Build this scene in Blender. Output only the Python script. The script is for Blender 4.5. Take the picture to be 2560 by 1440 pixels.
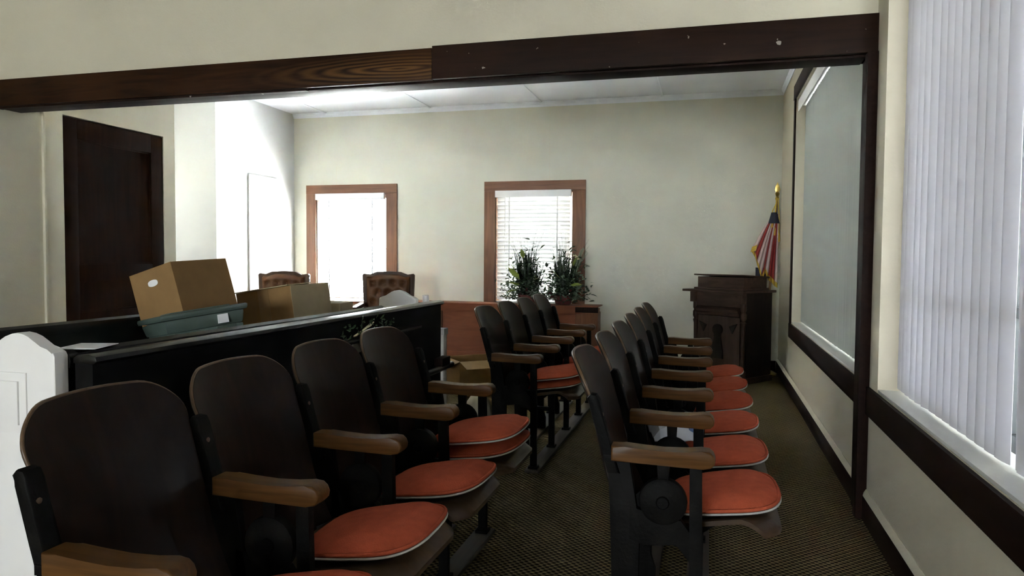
import bpy, bmesh, math, random
from mathutils import Vector, Matrix

for o in list(bpy.data.objects):
    bpy.data.objects.remove(o)
SC = bpy.context.scene
COL = SC.collection
PI = math.pi
R = math.radians

# ------------------------------------------------------------------ camera
F_PX, YAW, PITCH, ROLL, EYE = 1809.0, .2666, .0431, -.0074, 1.19
fw = Vector((-math.sin(YAW) * math.cos(PITCH), math.cos(YAW) * math.cos(PITCH), -math.sin(PITCH)))
rt = Vector((math.cos(YAW), math.sin(YAW), 0))
dn = fw.cross(rt)
r2 = rt * math.cos(ROLL) + dn * math.sin(ROLL)
d2 = dn * math.cos(ROLL) - rt * math.sin(ROLL)
cd = bpy.data.cameras.new('camera')
cam = bpy.data.objects.new('camera', cd)
COL.objects.link(cam)
cd.sensor_fit = 'HORIZONTAL'
cd.sensor_width = 36
cd.lens = F_PX / 2560 * 36
cd.clip_start = .02
m = Matrix.Identity(4)
for i in range(3):
    m[i][0], m[i][1], m[i][2] = r2[i], -d2[i], -fw[i]
m[2][3] = EYE
cam.matrix_world = m
SC.camera = cam

# ------------------------------------------------------------------ daylight
SKY = 36.0
w = bpy.data.worlds.new('overcast_sky')
SC.world = w
w.use_nodes = True
bg = w.node_tree.nodes['Background']
bg.inputs[0].default_value = (.93, .945, 1.0, 1)
bg.inputs[1].default_value = SKY
sd = bpy.data.lights.new('sun', 'SUN')
sd.energy = 1080
sd.angle = R(2)
sd.color = (1, .98, .96)
sun = bpy.data.objects.new('sun', sd)
COL.objects.link(sun)
sun.rotation_euler = Vector((.12, -.60, -.80)).to_track_quat('-Z', 'Y').to_euler()
vs = SC.view_settings
vs.view_transform = 'Standard'
vs.look = 'None'
vs.exposure = 0.0
vs.gamma = 1
vs.use_curve_mapping = False
SC.cycles.max_bounces = 10
SC.cycles.diffuse_bounces = 7
SC.cycles.transmission_bounces = 8
SC.cycles.transparent_max_bounces = 12
SC.cycles.caustics_reflective = False
SC.cycles.caustics_refractive = False
SC.cycles.sample_clamp_indirect = 250


def portal(name, loc, sx, sy, direction):
    """daylight portal filling a window opening: guides the sky light indoors"""
    l = bpy.data.lights.new(name, 'AREA')
    l.shape = 'RECTANGLE'
    l.size, l.size_y = sx, sy
    l.cycles.is_portal = True
    o = bpy.data.objects.new(name, l)
    COL.objects.link(o)
    o.location = loc
    o.rotation_euler = Vector(direction).to_track_quat('-Z', 'Y').to_euler()
    return o


# ------------------------------------------------------------------ materials
def new_mat(name):
    mt = bpy.data.materials.new(name)
    mt.use_nodes = True
    return mt, mt.node_tree.nodes, mt.node_tree.links, mt.node_tree.nodes['Principled BSDF']


def plain(name, col, rough=.6, var=.06, scale=8, bump=0.0, bscale=60, metal=0, spec=.5, coat=0):
    mt, N, L, P = new_mat(name)
    P.inputs['Roughness'].default_value = rough
    P.inputs['Metallic'].default_value = metal
    P.inputs['Specular IOR Level'].default_value = spec
    if coat:
        P.inputs['Coat Weight'].default_value = coat
        P.inputs['Coat Roughness'].default_value = .12
    tc = N.new('ShaderNodeTexCoord')
    n = N.new('ShaderNodeTexNoise')
    n.inputs['Scale'].default_value = scale
    n.inputs['Detail'].default_value = 4
    L.new(tc.outputs['Object'], n.inputs['Vector'])
    r = N.new('ShaderNodeValToRGB')
    c = Vector(col[:3])
    a, b = c * (1 - var), c * (1 + var)
    r.color_ramp.elements[0].position = .3
    r.color_ramp.elements[1].position = .7
    r.color_ramp.elements[0].color = (*a, 1)
    r.color_ramp.elements[1].color = (*[min(1, x) for x in b], 1)
    L.new(n.outputs['Fac'], r.inputs['Fac'])
    L.new(r.outputs['Color'], P.inputs['Base Color'])
    if bump:
        n2 = N.new('ShaderNodeTexNoise')
        n2.inputs['Scale'].default_value = bscale
        n2.inputs['Detail'].default_value = 3
        L.new(tc.outputs['Object'], n2.inputs['Vector'])
        bp = N.new('ShaderNodeBump')
        bp.inputs['Strength'].default_value = bump
        bp.inputs['Distance'].default_value = .004
        L.new(n2.outputs['Fac'], bp.inputs['Height'])
        L.new(bp.outputs['Normal'], P.inputs['Normal'])
    return mt


def wood(name, dark, light, rough=.4, scale=(2, 30, 30), coat=0, knots=False, spec=.5):
    mt, N, L, P = new_mat(name)
    P.inputs['Roughness'].default_value = rough
    P.inputs['Specular IOR Level'].default_value = spec
    P.inputs['Coat Weight'].default_value = coat
    P.inputs['Coat Roughness'].default_value = .15
    tc = N.new('ShaderNodeTexCoord')
    mp = N.new('ShaderNodeMapping')
    mp.inputs['Scale'].default_value = scale
    L.new(tc.outputs['Object'], mp.inputs['Vector'])
    n = N.new('ShaderNodeTexNoise')
    n.inputs['Scale'].default_value = 1.0
    n.inputs['Detail'].default_value = 6
    n.inputs['Distortion'].default_value = 1.2
    L.new(mp.outputs['Vector'], n.inputs['Vector'])
    n2 = N.new('ShaderNodeTexNoise')
    n2.inputs['Scale'].default_value = 1.7
    L.new(tc.outputs['Object'], n2.inputs['Vector'])
    mx = N.new('ShaderNodeMath')
    mx.operation = 'MULTIPLY_ADD'
    mx.inputs[1].default_value = .5
    L.new(n2.outputs['Fac'], mx.inputs[0])
    ml = N.new('ShaderNodeMath')
    ml.operation = 'MULTIPLY'
    ml.inputs[1].default_value = .5
    L.new(n.outputs['Fac'], ml.inputs[0])
    L.new(ml.outputs[0], mx.inputs[2])
    r = N.new('ShaderNodeValToRGB')
    r.color_ramp.elements[0].position = .36
    r.color_ramp.elements[1].position = .66
    r.color_ramp.elements[0].color = (*dark, 1)
    r.color_ramp.elements[1].color = (*light, 1)
    L.new(mx.outputs[0], r.inputs['Fac'])
    L.new(r.outputs['Color'], P.inputs['Base Color'])
    bp = N.new('ShaderNodeBump')
    bp.inputs['Strength'].default_value = .12
    bp.inputs['Distance'].default_value = .002
    L.new(n.outputs['Fac'], bp.inputs['Height'])
    L.new(bp.outputs['Normal'], P.inputs['Normal'])
    return mt


def sheer(name, col, trans=.5):
    """thin translucent slat: diffuse front, light passing through"""
    mt, N, L, P = new_mat(name)
    N.remove(P)
    d = N.new('ShaderNodeBsdfDiffuse')
    d.inputs[0].default_value = (*col, 1)
    t = N.new('ShaderNodeBsdfTranslucent')
    t.inputs[0].default_value = (*col, 1)
    mx = N.new('ShaderNodeMixShader')
    mx.inputs[0].default_value = trans
    L.new(d.outputs[0], mx.inputs[1])
    L.new(t.outputs[0], mx.inputs[2])
    L.new(mx.outputs[0], N['Material Output'].inputs[0])
    return mt


def glass(name):
    mt, N, L, P = new_mat(name)
    N.remove(P)
    t = N.new('ShaderNodeBsdfTransparent')
    t.inputs[0].default_value = (.93, .96, .95, 1)
    g = N.new('ShaderNodeBsdfGlossy')
    g.inputs['Roughness'].default_value = .02
    mx = N.new('ShaderNodeMixShader')
    mx.inputs[0].default_value = .06
    L.new(t.outputs[0], mx.inputs[1])
    L.new(g.outputs[0], mx.inputs[2])
    L.new(mx.outputs[0], N['Material Output'].inputs[0])
    return mt


def carpet_mat():
    mt, N, L, P = new_mat('woven_carpet')
    P.inputs['Roughness'].default_value = .95
    P.inputs['Specular IOR Level'].default_value = .1
    tc = N.new('ShaderNodeTexCoord')
    sp = N.new('ShaderNodeSeparateXYZ')
    nz = N.new('ShaderNodeTexNoise')
    nz.inputs['Scale'].default_value = 40
    va = N.new('ShaderNodeVectorMath')
    va.operation = 'MULTIPLY_ADD'
    va.inputs[1].default_value = (.006, .006, 0)
    L.new(tc.outputs['Object'], nz.inputs['Vector'])
    L.new(nz.outputs['Color'], va.inputs[0])
    L.new(tc.outputs['Object'], va.inputs[2])
    L.new(va.outputs[0], sp.inputs[0])

    def sn(sock, f, ph=0):
        a = N.new('ShaderNodeMath'); a.operation = 'MULTIPLY_ADD'
        a.inputs[1].default_value = f; a.inputs[2].default_value = ph
        L.new(sock, a.inputs[0])
        b = N.new('ShaderNodeMath'); b.operation = 'SINE'
        L.new(a.outputs[0], b.inputs[0])
        return b.outputs[0]
    k = 2 * PI / .030
    mlt = N.new('ShaderNodeMath'); mlt.operation = 'MULTIPLY'
    L.new(sn(sp.outputs[0], k), mlt.inputs[0])
    L.new(sn(sp.outputs[1], k), mlt.inputs[1])
    ad = N.new('ShaderNodeMath'); ad.operation = 'MULTIPLY_ADD'
    ad.inputs[1].default_value = .5; ad.inputs[2].default_value = .5
    L.new(mlt.outputs[0], ad.inputs[0])
    r = N.new('ShaderNodeValToRGB')
    r.color_ramp.elements[0].position = .22
    r.color_ramp.elements[1].position = .72
    r.color_ramp.elements[0].color = (.024, .019, .010, 1)
    r.color_ramp.elements[1].color = (.235, .185, .092, 1)
    L.new(ad.outputs[0], r.inputs['Fac'])
    n2 = N.new('ShaderNodeTexNoise'); n2.inputs['Scale'].default_value = 2.2
    L.new(tc.outputs['Object'], n2.inputs['Vector'])
    mr = N.new('ShaderNodeMapRange')
    mr.inputs['To Min'].default_value = .75; mr.inputs['To Max'].default_value = 1.2
    L.new(n2.outputs['Fac'], mr.inputs['Value'])
    mc = N.new('ShaderNodeVectorMath'); mc.operation = 'SCALE'
    L.new(r.outputs['Color'], mc.inputs[0]); L.new(mr.outputs[0], mc.inputs['Scale'])
    L.new(mc.outputs[0], P.inputs['Base Color'])
    bp = N.new('ShaderNodeBump')
    bp.inputs['Strength'].default_value = .8; bp.inputs['Distance'].default_value = .006
    L.new(ad.outputs[0], bp.inputs['Height']); L.new(bp.outputs['Normal'], P.inputs['Normal'])
    return mt


M = {}
M['cream'] = plain('cream_wall_paint', (.66, .615, .495), .7, .02, 2, .25, 90, spec=.25)
M['cream_back'] = plain('pale_cream_wall_paint', (.65, .64, .56), .7, .02, 2, .25, 90, spec=.25)
M['white_wall'] = plain('white_wall_paint', (.60, .55, .44), .7, .02, 2, .2, 90, spec=.25)
M['pure_white'] = plain('bright_white_wall_paint', (.56, .565, .56), .6, .02, 2, .15, 90, spec=.3)
M['ceiling'] = plain('ceiling_paint', (.77, .80, .87), .8, .02, 3, .2, 60, spec=.2)
M['sillpaint'] = plain('sill_paint', (.70, .71, .68), .5, .03, 5, .2, 40)
M['carpet'] = carpet_mat()
M['trim_dark'] = wood('dark_trim_wood', (.009, .004, .003), (.020, .0085, .006), .55, (30, 2, 30), spec=.08)
M['header'] = wood('header_board_wood', (.014, .0055, .003), (.046, .018, .007), .5, (2.2, 30, 26), spec=.08)
M['header2'] = wood('header_dark_board_wood', (.013, .0065, .0045), (.026, .0115, .007), .55, (2.2, 30, 26), spec=.08)
M['casing'] = wood('window_casing_wood', (.13, .052, .025), (.26, .115, .055), .5, (26, 26, 2))
M['casing_h'] = wood('window_casing_head_wood', (.13, .052, .025), (.26, .115, .055), .5, (2, 26, 26))
M['door'] = wood('dark_door_wood', (.011, .0038, .0015), (.026, .0085, .0035), .7, (18, 18, 1.5), spec=.04)
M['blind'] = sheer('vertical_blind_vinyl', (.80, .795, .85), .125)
M['blind_grey'] = sheer('grey_green_vertical_blind_vinyl', (.42, .445, .42), .003)  # darker copy for the far blind, its dimmer light put into the colour
M['slat'] = sheer('horizontal_blind_slat', (.86, .87, .88), .003)
M['vinyl'] = plain('white_vinyl', (.82, .82, .84), .45, .01, 5)
M['alu'] = plain('dark_window_frame', (.035, .04, .042), .5, .1, 10)
M['glass'] = glass('clear_glass')
M['grass'] = plain('pale_concrete_ground', (.13, .132, .13), .95, .35, 3)
M['porch'] = plain('porch_roof_boards', (.30, .29, .28), .8, .1, 4)
M['shed'] = plain('weathered_shed_boards', (.17, .165, .155), .9, .15, 5)
M['ply'] = wood('chair_plywood_dark', (.008, .0042, .0026), (.021, .010, .0062), .40, (14, 14, 1.6), coat=.02, spec=.12)
M['edge'] = wood('worn_plywood_edge', (.060, .034, .018), (.15, .090, .050), .35, (14, 14, 6), spec=.4)  # lighter ply edge, with the rim highlights put into its colour
M['seatply'] = wood('seat_plywood', (.032, .018, .0095), (.092, .052, .027), .4, (1.6, 16, 16), coat=.05, spec=.3)
M['arm'] = wood('armrest_oak', (.050, .022, .0065), (.135, .060, .017), .4, (2.5, 40, 40), coat=.03, spec=.16)
M['iron'] = plain('black_cast_iron', (.0050, .0047, .0044), .55, .2, 20, .3, 80, spec=.06)
M['cushion'] = plain('red_cushion_cloth', (.44, .086, .040), .95, .12, 30, .5, 260, spec=.15)
M['cushion_back'] = plain('grey_cushion_backing', (.50, .49, .47), .95, .06, 30, .3, 200, spec=.1)
M['runner'] = wood('runner_board_wood', (.030, .022, .016), (.085, .065, .050), .55, (30, 2, 30))
M['pew_black'] = plain('black_pew_varnish', (.004, .0036, .0036), .28, .2, 6, 0, 60, spec=.3, coat=.04)
M['pew_matte'] = plain('black_pew_paint', (.0035, .0032, .0032), .65, .2, 6, 0, 60, spec=.06)
M['pew_white'] = plain('white_pew_paint', (.84, .83, .83), .45, .02, 6, .06, 60)
M['card'] = plain('brown_cardboard', (.255, .150, .062), .85, .05, 20, .08, 90, spec=.2)
M['card_pale'] = plain('pale_cardboard', (.36, .29, .18), .85, .05, 20, .08, 90, spec=.2)
M['card_dark'] = plain('packing_tape', (.25, .15, .065), .35, .05, 20)
M['tote'] = plain('green_plastic', (.075, .105, .092), .45, .06, 14)
M['paper'] = plain('white_paper', (.82, .82, .84), .8, .02, 10)
M['leather'] = plain('brown_leather', (.085, .034, .013), .5, .2, 14, .25, 120, spec=.25)
M['chairwood'] = wood('chair_frame_wood', (.035, .016, .008), (.08, .040, .020), .45, (20, 20, 3), spec=.25)
M['rust'] = wood('rust_brown_panel', (.165, .054, .027), (.235, .080, .040), .6, (3, 22, 22), spec=.2)
M['rust_v'] = wood('rust_brown_stile', (.11, .045, .022), (.18, .078, .038), .6, (22, 22, 3), spec=.2)
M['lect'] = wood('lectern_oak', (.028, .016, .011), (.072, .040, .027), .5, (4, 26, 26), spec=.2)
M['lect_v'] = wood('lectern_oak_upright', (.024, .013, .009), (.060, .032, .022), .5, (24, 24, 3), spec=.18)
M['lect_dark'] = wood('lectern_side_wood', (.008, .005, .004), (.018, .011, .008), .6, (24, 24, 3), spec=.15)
M['gold'] = plain('gold_metal', (.62, .45, .14), .28, .1, 20, metal=1)
M['fringe'] = plain('gold_fringe_thread', (.62, .42, .06), .8, .25, 120)
M['flag_red'] = plain('flag_red_cloth', (.30, .030, .028), .7, .08, 20)
M['flag_white'] = plain('flag_white_cloth', (.62, .50, .48), .7, .05, 20)
M['flag_blue'] = plain('flag_navy_cloth', (.012, .014, .030), .7, .1, 20)
M['pole'] = wood('flag_pole_wood', (.20, .12, .05), (.34, .21, .10), .4, (30, 30, 3))
M['leaf_dark'] = plain('dark_green_leaf', (.022, .042, .020), .55, .4, 12)
M['leaf_mid'] = plain('mid_green_leaf', (.045, .085, .030), .55, .35, 12)
M['leaf_grey'] = plain('grey_green_leaf', (.20, .27, .19), .7, .2, 12)
M['leaf_lime'] = plain('yellow_green_leaf', (.26, .33, .06), .5, .25, 9)
M['bloom'] = plain('cream_bloom', (.75, .70, .45), .7, .1, 12)
M['bloom_red'] = plain('dark_red_bloom', (.10, .018, .016), .7, .25, 12)
M['twig'] = plain('dark_twig', (.040, .030, .022), .8, .2, 20)
M['plastic'] = plain('pale_plastic_film', (.62, .64, .68), .25, .06, 12)
M['blue'] = plain('blue_printed_film', (.18, .28, .52), .3, .2, 30)
M['tan'] = plain('tan_sack', (.42, .38, .28), .8, .08, 12)




def add_flecks(mt):
    """small chips of wall paint left on the dark header board"""
    N, L = mt.node_tree.nodes, mt.node_tree.links
    P = N['Principled BSDF']
    src = P.inputs['Base Color'].links[0].from_socket
    tc = N.new('ShaderNodeTexCoord')
    n = N.new('ShaderNodeTexNoise')
    n.inputs['Scale'].default_value = 26
    n.inputs['Detail'].default_value = 2
    L.new(tc.outputs['Object'], n.inputs['Vector'])
    r = N.new('ShaderNodeValToRGB')
    r.color_ramp.elements[0].position = .735
    r.color_ramp.elements[1].position = .755
    L.new(n.outputs['Fac'], r.inputs['Fac'])
    mx = N.new('ShaderNodeMix')
    mx.data_type = 'RGBA'
    L.new(r.outputs['Color'], mx.inputs[0])
    L.new(src, mx.inputs[6])
    mx.inputs[7].default_value = (.30, .28, .25, 1)
    L.new(mx.outputs[2], P.inputs['Base Color'])


def add_figure(mt, c, rad):
    """pale cathedral grain figure in the worn end of the left header board"""
    N, L = mt.node_tree.nodes, mt.node_tree.links
    P = N['Principled BSDF']
    src = P.inputs['Base Color'].links[0].from_socket
    tc = N.new('ShaderNodeTexCoord')
    mp = N.new('ShaderNodeMapping')
    mp.vector_type = 'TEXTURE'
    mp.inputs['Location'].default_value = c
    mp.inputs['Scale'].default_value = rad
    L.new(tc.outputs['Object'], mp.inputs['Vector'])
    ln = N.new('ShaderNodeVectorMath')
    ln.operation = 'LENGTH'
    L.new(mp.outputs['Vector'], ln.inputs[0])
    wv = N.new('ShaderNodeTexWave')
    wv.wave_type = 'RINGS'
    wv.rings_direction = 'SPHERICAL'
    wv.inputs['Scale'].default_value = 1.9
    wv.inputs['Distortion'].default_value = 5.0
    wv.inputs['Detail'].default_value = 3
    L.new(mp.outputs['Vector'], wv.inputs['Vector'])
    mr = N.new('ShaderNodeMapRange')
    mr.inputs['From Min'].default_value = 1.0
    mr.inputs['From Max'].default_value = .25
    L.new(ln.outputs['Value'], mr.inputs['Value'])
    ml = N.new('ShaderNodeMath')
    ml.operation = 'MULTIPLY'
    L.new(mr.outputs[0], ml.inputs[0])
    L.new(wv.outputs['Fac'], ml.inputs[1])
    mx = N.new('ShaderNodeMix')
    mx.data_type = 'RGBA'
    L.new(ml.outputs[0], mx.inputs[0])
    L.new(src, mx.inputs[6])
    mx.inputs[7].default_value = (.12, .055, .016, 1)
    L.new(mx.outputs[2], P.inputs['Base Color'])


add_flecks(M['header2'])
add_figure(M['header'], (-1.62, 3.6, 2.185), (.95, .3, .095))

# ------------------------------------------------------------------ mesh helpers
class B:
    def __init__(self):
        self.bm = bmesh.new()

    def _bev(self, vs, bev, seg=2):
        if bev > 0:
            es = {e for v in vs for e in v.link_edges}
            bmesh.ops.bevel(self.bm, geom=list(es), offset=bev, segments=seg, profile=.6, affect='EDGES')

    def box(self, x0, x1, y0, y1, z0, z1, bev=0, mat=None):
        vs = [self.bm.verts.new((x, y, z)) for x in (x0, x1) for y in (y0, y1) for z in (z0, z1)]
        for f in ((0, 1, 3, 2), (4, 6, 7, 5), (0, 4, 5, 1), (2, 3, 7, 6), (0, 2, 6, 4), (1, 5, 7, 3)):
            self.bm.faces.new([vs[i] for i in f])
        if mat is not None:
            for v in vs:
                v.co = mat @ v.co
        self._bev(vs, bev)
        return self

    def prism(self, poly, axis, a0, a1, bev=0, seg=2):
        """poly: 2D outline; axis = extrusion axis; the outline uses the other two axes in xyz order"""
        def P(p, a):
            return {'x': (a, p[0], p[1]), 'y': (p[0], a, p[1]), 'z': (p[0], p[1], a)}[axis]
        lo = [self.bm.verts.new(P(p, a0)) for p in poly]
        hi = [self.bm.verts.new(P(p, a1)) for p in poly]
        n = len(poly)
        f1 = self.bm.faces.new(lo)
        f2 = self.bm.faces.new(hi[::-1])
        for i in range(n):
            j = (i + 1) % n
            self.bm.faces.new((lo[j], lo[i], hi[i], hi[j]))
        if bev:
            es = list(f1.edges) + list(f2.edges)
            bmesh.ops.bevel(self.bm, geom=es, offset=bev, segments=seg, profile=.6, affect='EDGES')
        return self

    def tube(self, pts, r, n=8, r1=None):
        pts = [Vector(p) for p in pts]
        k = len(pts)
        rings = []
        for i, p in enumerate(pts):
            d = (pts[min(i + 1, k - 1)] - pts[max(i - 1, 0)]).normalized()
            up = Vector((0, 0, 1)) if abs(d.z) < .9 else Vector((1, 0, 0))
            a = d.cross(up).normalized()
            b = d.cross(a)
            rr = r if r1 is None else r + (r1 - r) * i / (k - 1)
            rings.append([self.bm.verts.new(p + (a * math.cos(2 * PI * t / n) + b * math.sin(2 * PI * t / n)) * rr) for t in range(n)])
        for q in range(k - 1):
            for t in range(n):
                u = (t + 1) % n
                self.bm.faces.new((rings[q][t], rings[q][u], rings[q + 1][u], rings[q + 1][t]))
        self.bm.faces.new(rings[0][::-1])
        self.bm.faces.new(rings[-1])
        return self

    def lathe(self, prof, c=(0, 0, 0), n=20, axis='z'):
        rings = []
        for r, h in prof:
            ring = []
            for t in range(n):
                a = 2 * PI * t / n
                p = (r * math.cos(a), r * math.sin(a), h)
                if axis == 'y':
                    p = (r * math.cos(a), h, r * math.sin(a))
                if axis == 'x':
                    p = (h, r * math.cos(a), r * math.sin(a))
                ring.append(self.bm.verts.new(Vector(c) + Vector(p)))
            rings.append(ring)
        for q in range(len(rings) - 1):
            for t in range(n):
                u = (t + 1) % n
                self.bm.faces.new((rings[q][t], rings[q][u], rings[q + 1][u], rings[q + 1][t]))
        self.bm.faces.new(rings[0][::-1])
        self.bm.faces.new(rings[-1])
        return self

    def sheet(self, g, off):
        """thick sheet: grid of points g[i][j] and offset vector function or vector"""
        f = off if callable(off) else (lambda i, j: Vector(off))
        A = [[self.bm.verts.new(p) for p in row] for row in g]
        Bk = [[self.bm.verts.new(Vector(p) + f(i, j)) for j, p in enumerate(row)] for i, row in enumerate(g)]
        ni, nj = len(g), len(g[0])
        for i in range(ni - 1):
            for j in range(nj - 1):
                self.bm.faces.new((A[i][j], A[i][j + 1], A[i + 1][j + 1], A[i + 1][j]))
                self.bm.faces.new((Bk[i][j], Bk[i + 1][j], Bk[i + 1][j + 1], Bk[i][j + 1]))
        ring = [(i, 0) for i in range(ni)] + [(ni - 1, j) for j in range(1, nj)] + \
               [(i, nj - 1) for i in range(ni - 2, -1, -1)] + [(0, j) for j in range(nj - 2, 0, -1)]
        for q in range(len(ring)):
            a, b = ring[q], ring[(q + 1) % len(ring)]
            self.bm.faces.new((A[a[0]][a[1]], A[b[0]][b[1]], Bk[b[0]][b[1]], Bk[a[0]][a[1]]))
        return self

    def mesh(self, name, mat, smooth=True, ang=35):
        bmesh.ops.recalc_face_normals(self.bm, faces=self.bm.faces[:])
        me = bpy.data.meshes.new(name)
        self.bm.to_mesh(me)
        self.bm.free()
        me.materials.append(M[mat] if isinstance(mat, str) else mat)
        if smooth:
            me.shade_smooth()
            me.set_sharp_from_angle(angle=R(ang))
        return me

    def build(self, name, mat, parent=None, smooth=True, loc=None, rot=None, ang=35):
        return put(self.mesh(name, mat, smooth, ang), name, parent, loc, rot)


def put(me, name, parent=None, loc=None, rot=None):
    o = bpy.data.objects.new(name, me)
    COL.objects.link(o)
    if parent:
        o.parent = parent
    if loc is not None:
        o.location = loc
    if rot is not None:
        o.rotation_euler = rot
    return o


def tag(o, label, cat, group=None):
    o['label'] = label
    o['category'] = cat
    if group:
        o['group'] = group
    return o


def thing(name, label, cat, loc=(0, 0, 0), rot=(0, 0, 0), group=None):
    o = bpy.data.objects.new(name, None)
    o.empty_display_size = .1
    COL.objects.link(o)
    o.location = loc
    o.rotation_euler = rot
    return tag(o, label, cat, group)


def struct(o, label=None):
    o['kind'] = 'structure'
    if label:
        o['label'] = label
    return o


# ------------------------------------------------------------------ room shell
WX, BY, LX, DX, CZ, HY = .71, 8.1, -5.06, -4.4, 2.95, 3.6
DY1, AY1, AX = 5.21, 6.6, -6.4       # end of the door wall, far wall of the side alcove, its outer wall
NY = -8.0                            # wall behind the camera
T = .22
SILL, HEAD = .615, 2.60
WN = (.55, 3.42)                     # near window on the right wall (y range)
WF = (3.86, 6.86)                    # far window on the right wall
W1 = (-4.745, -3.80)
W2 = (-2.415, -1.505)
WZ = (.63, 1.945)                    # back windows, z range

fb = B().box(DX - .2, WX + T, NY - T, BY + T, -.12, 0)
fb.box(-6.9, DX - .2, DY1 - .2, BY + T, -.12, 0)
struct(fb.build('floor', 'carpet', smooth=False),
       'tan and brown woven loop carpet')
cb_ = B().box(DX - .2, WX + T, NY - T, BY + T, CZ, CZ + .12)
cb_.box(-6.9, DX - .2, DY1 - .2, BY + T, CZ, CZ + .12)
ceil = struct(cb_.build('ceiling', 'ceiling', smooth=False),
              'white panelled ceiling with thin battens')
for x in (-4.60, -3.225, -1.88, -.535):
    B().box(x - .012, x + .012, HY + .2, BY, CZ - .010, CZ, .003).build('batten', 'ceiling', ceil)

b = B()
b.box(WX, WX + T, NY, BY + T, 0, SILL)
b.box(WX, WX + T, NY, BY + T, HEAD, CZ)
b.box(WX, WX + T, NY, WN[0], SILL, HEAD)
b.box(WX, WX + T, WN[1], WF[0], SILL, HEAD)
b.box(WX, WX + T, WF[1], BY + T, SILL, HEAD)
wall_right = struct(b.build('wall_right', 'white_wall', smooth=False), 'white wall under and around the blinds')

b = B()
x0 = -6.9
for a0, a1 in ((x0, W1[0]), (W1[1], W2[0]), (W2[1], WX + T)):
    b.box(a0, a1, BY, BY + T, 0, CZ)
for a0, a1 in (W1, W2):
    b.box(a0, a1, BY, BY + T, 0, WZ[0])
    b.box(a0, a1, BY, BY + T, WZ[1], CZ)
wall_back = struct(b.build('wall_back', 'cream_back', smooth=False), 'cream back wall with two small windows')
for x, z0, z1 in ((-4.47, 2.06, 2.28), (-1.78, 2.05, 2.88)):
    B().box(x - .0015, x + .0015, BY - .0012, BY, z0, z1).build('panel_seam', 'cream', wall_back, False)
# closet block: left wall of the far room
wall_left = struct(B().box(-6.9, LX, AY1, BY, 0, CZ).build('wall_left', 'pure_white', smooth=False), 'white side wall with a closet door')
# door wall
b = B()
D0, D1, DZ = 4.10, 5.08, 2.165
b.box(DX - .2, DX, NY, D0, 0, CZ)
b.box(DX - .2, DX, D1, DY1, 0, CZ)
b.box(DX - .2, DX, D0, D1, DZ, CZ)
b.box(DX - .2, DX - .12, D0, D1, 0, DZ)
AW, AZ = (-6.25, -5.70), (1.35, 2.10)  # opening for an added, unseen window, sized for the light in the alcove
b.box(AX - T, AW[0], DY1 - .2, DY1, 0, CZ)
b.box(AW[1], DX - .2, DY1 - .2, DY1, 0, CZ)
b.box(*AW, DY1 - .2, DY1, 0, AZ[0])
b.box(*AW, DY1 - .2, DY1, AZ[1], CZ)
wall_door = struct(b.build('wall_door_side', 'cream', smooth=False), 'cream wall around the dark door')
b = B()
b.box(AX - T, AX, DY1, AY1, 0, CZ)
struct(b.build('wall_alcove', 'white_wall', smooth=False), 'white outer wall of the side alcove')
# divider above the header, and the wall behind the camera with two windows
struct(B().box(DX, WX, HY + .02, HY + .18, 2.2, CZ).build('wall_divider', 'cream', smooth=False), 'cream wall above the wooden header')
b = B()
RW = ((-4.32, -2.75), (-2.55, -1.0))
for a0, a1 in ((DX - .2, RW[0][0]), (RW[0][1], RW[1][0]), (RW[1][1], WX + T)):
    b.box(a0, a1, NY - T, NY, 0, CZ)
for a0, a1 in RW:
    b.box(a0, a1, NY - T, NY, 0, .2)
    b.box(a0, a1, NY - T, NY, 2.3, CZ)
struct(b.build('wall_rear', 'cream', smooth=False), 'cream wall behind the viewer')

# crown moulding
cp = [(0, 0), (-.035, 0), (-.03, -.02), (-.012, -.035), (-.008, -.055), (0, -.055)]
struct(B().prism([(BY + p[0], CZ + p[1]) for p in cp], 'x', LX, WX).build('trim_crown_back', 'ceiling'), 'thin white crown moulding on the back wall')
struct(B().prism([(WX + p[0] * .8, CZ + p[1]) for p in cp], 'y', HY + .18, BY - .03).build('trim_crown_right', 'ceiling'), 'thin white crown moulding on the right wall')
# baseboards
for nm, (y0, y1) in (('baseboard_right', (HY + .06, BY)), ('baseboard_right_near', (NY, HY - .02))):
    o = struct(B().box(WX - .018, WX, y0, y1, 0, .11, .004).build(nm, 'trim_dark'), 'dark stained baseboard along the right wall')
    B().prism([(WX, .11), (WX - .016, .11), (WX - .012, .125), (WX - .003, .14), (WX, .14)], 'y', y0, y1).build('cap_moulding', 'cream', o)
struct(B().box(LX, WX - .02, BY - .018, BY, 0, .11, .004).build('baseboard_back', 'trim_dark'), 'dark stained baseboard along the back wall')

# header beam
hd = bpy.data.objects.new('trim_1', None)
COL.objects.link(hd)
struct(hd, 'dark stained wooden header beam across the opening')
B().box(DX, -1.431, HY, HY + .024, 2.118, 2.283, .002).build('board', 'header', hd)
B().box(-1.427, WX, HY - .004, HY + .022, 2.120, 2.292, .002).build('board', 'header2', hd)
B().box(DX, WX - .04, HY + .05, HY + .19, 2.112, 2.14, .003).build('soffit_board', 'trim_dark', hd)
B().box(DX, -2.19, HY + .024, HY + .06, 2.108, 2.13, .003).build('filler_strip', 'header2', hd)
B().box(DX, WX, HY + .18, HY + .20, 2.118, 2.283, .002).build('back_board', 'header2', hd)
B().box(DX, WX - .04, HY + .03, HY + .18, 2.14, 2.2).build('beam_core', 'trim_dark', hd)
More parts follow.
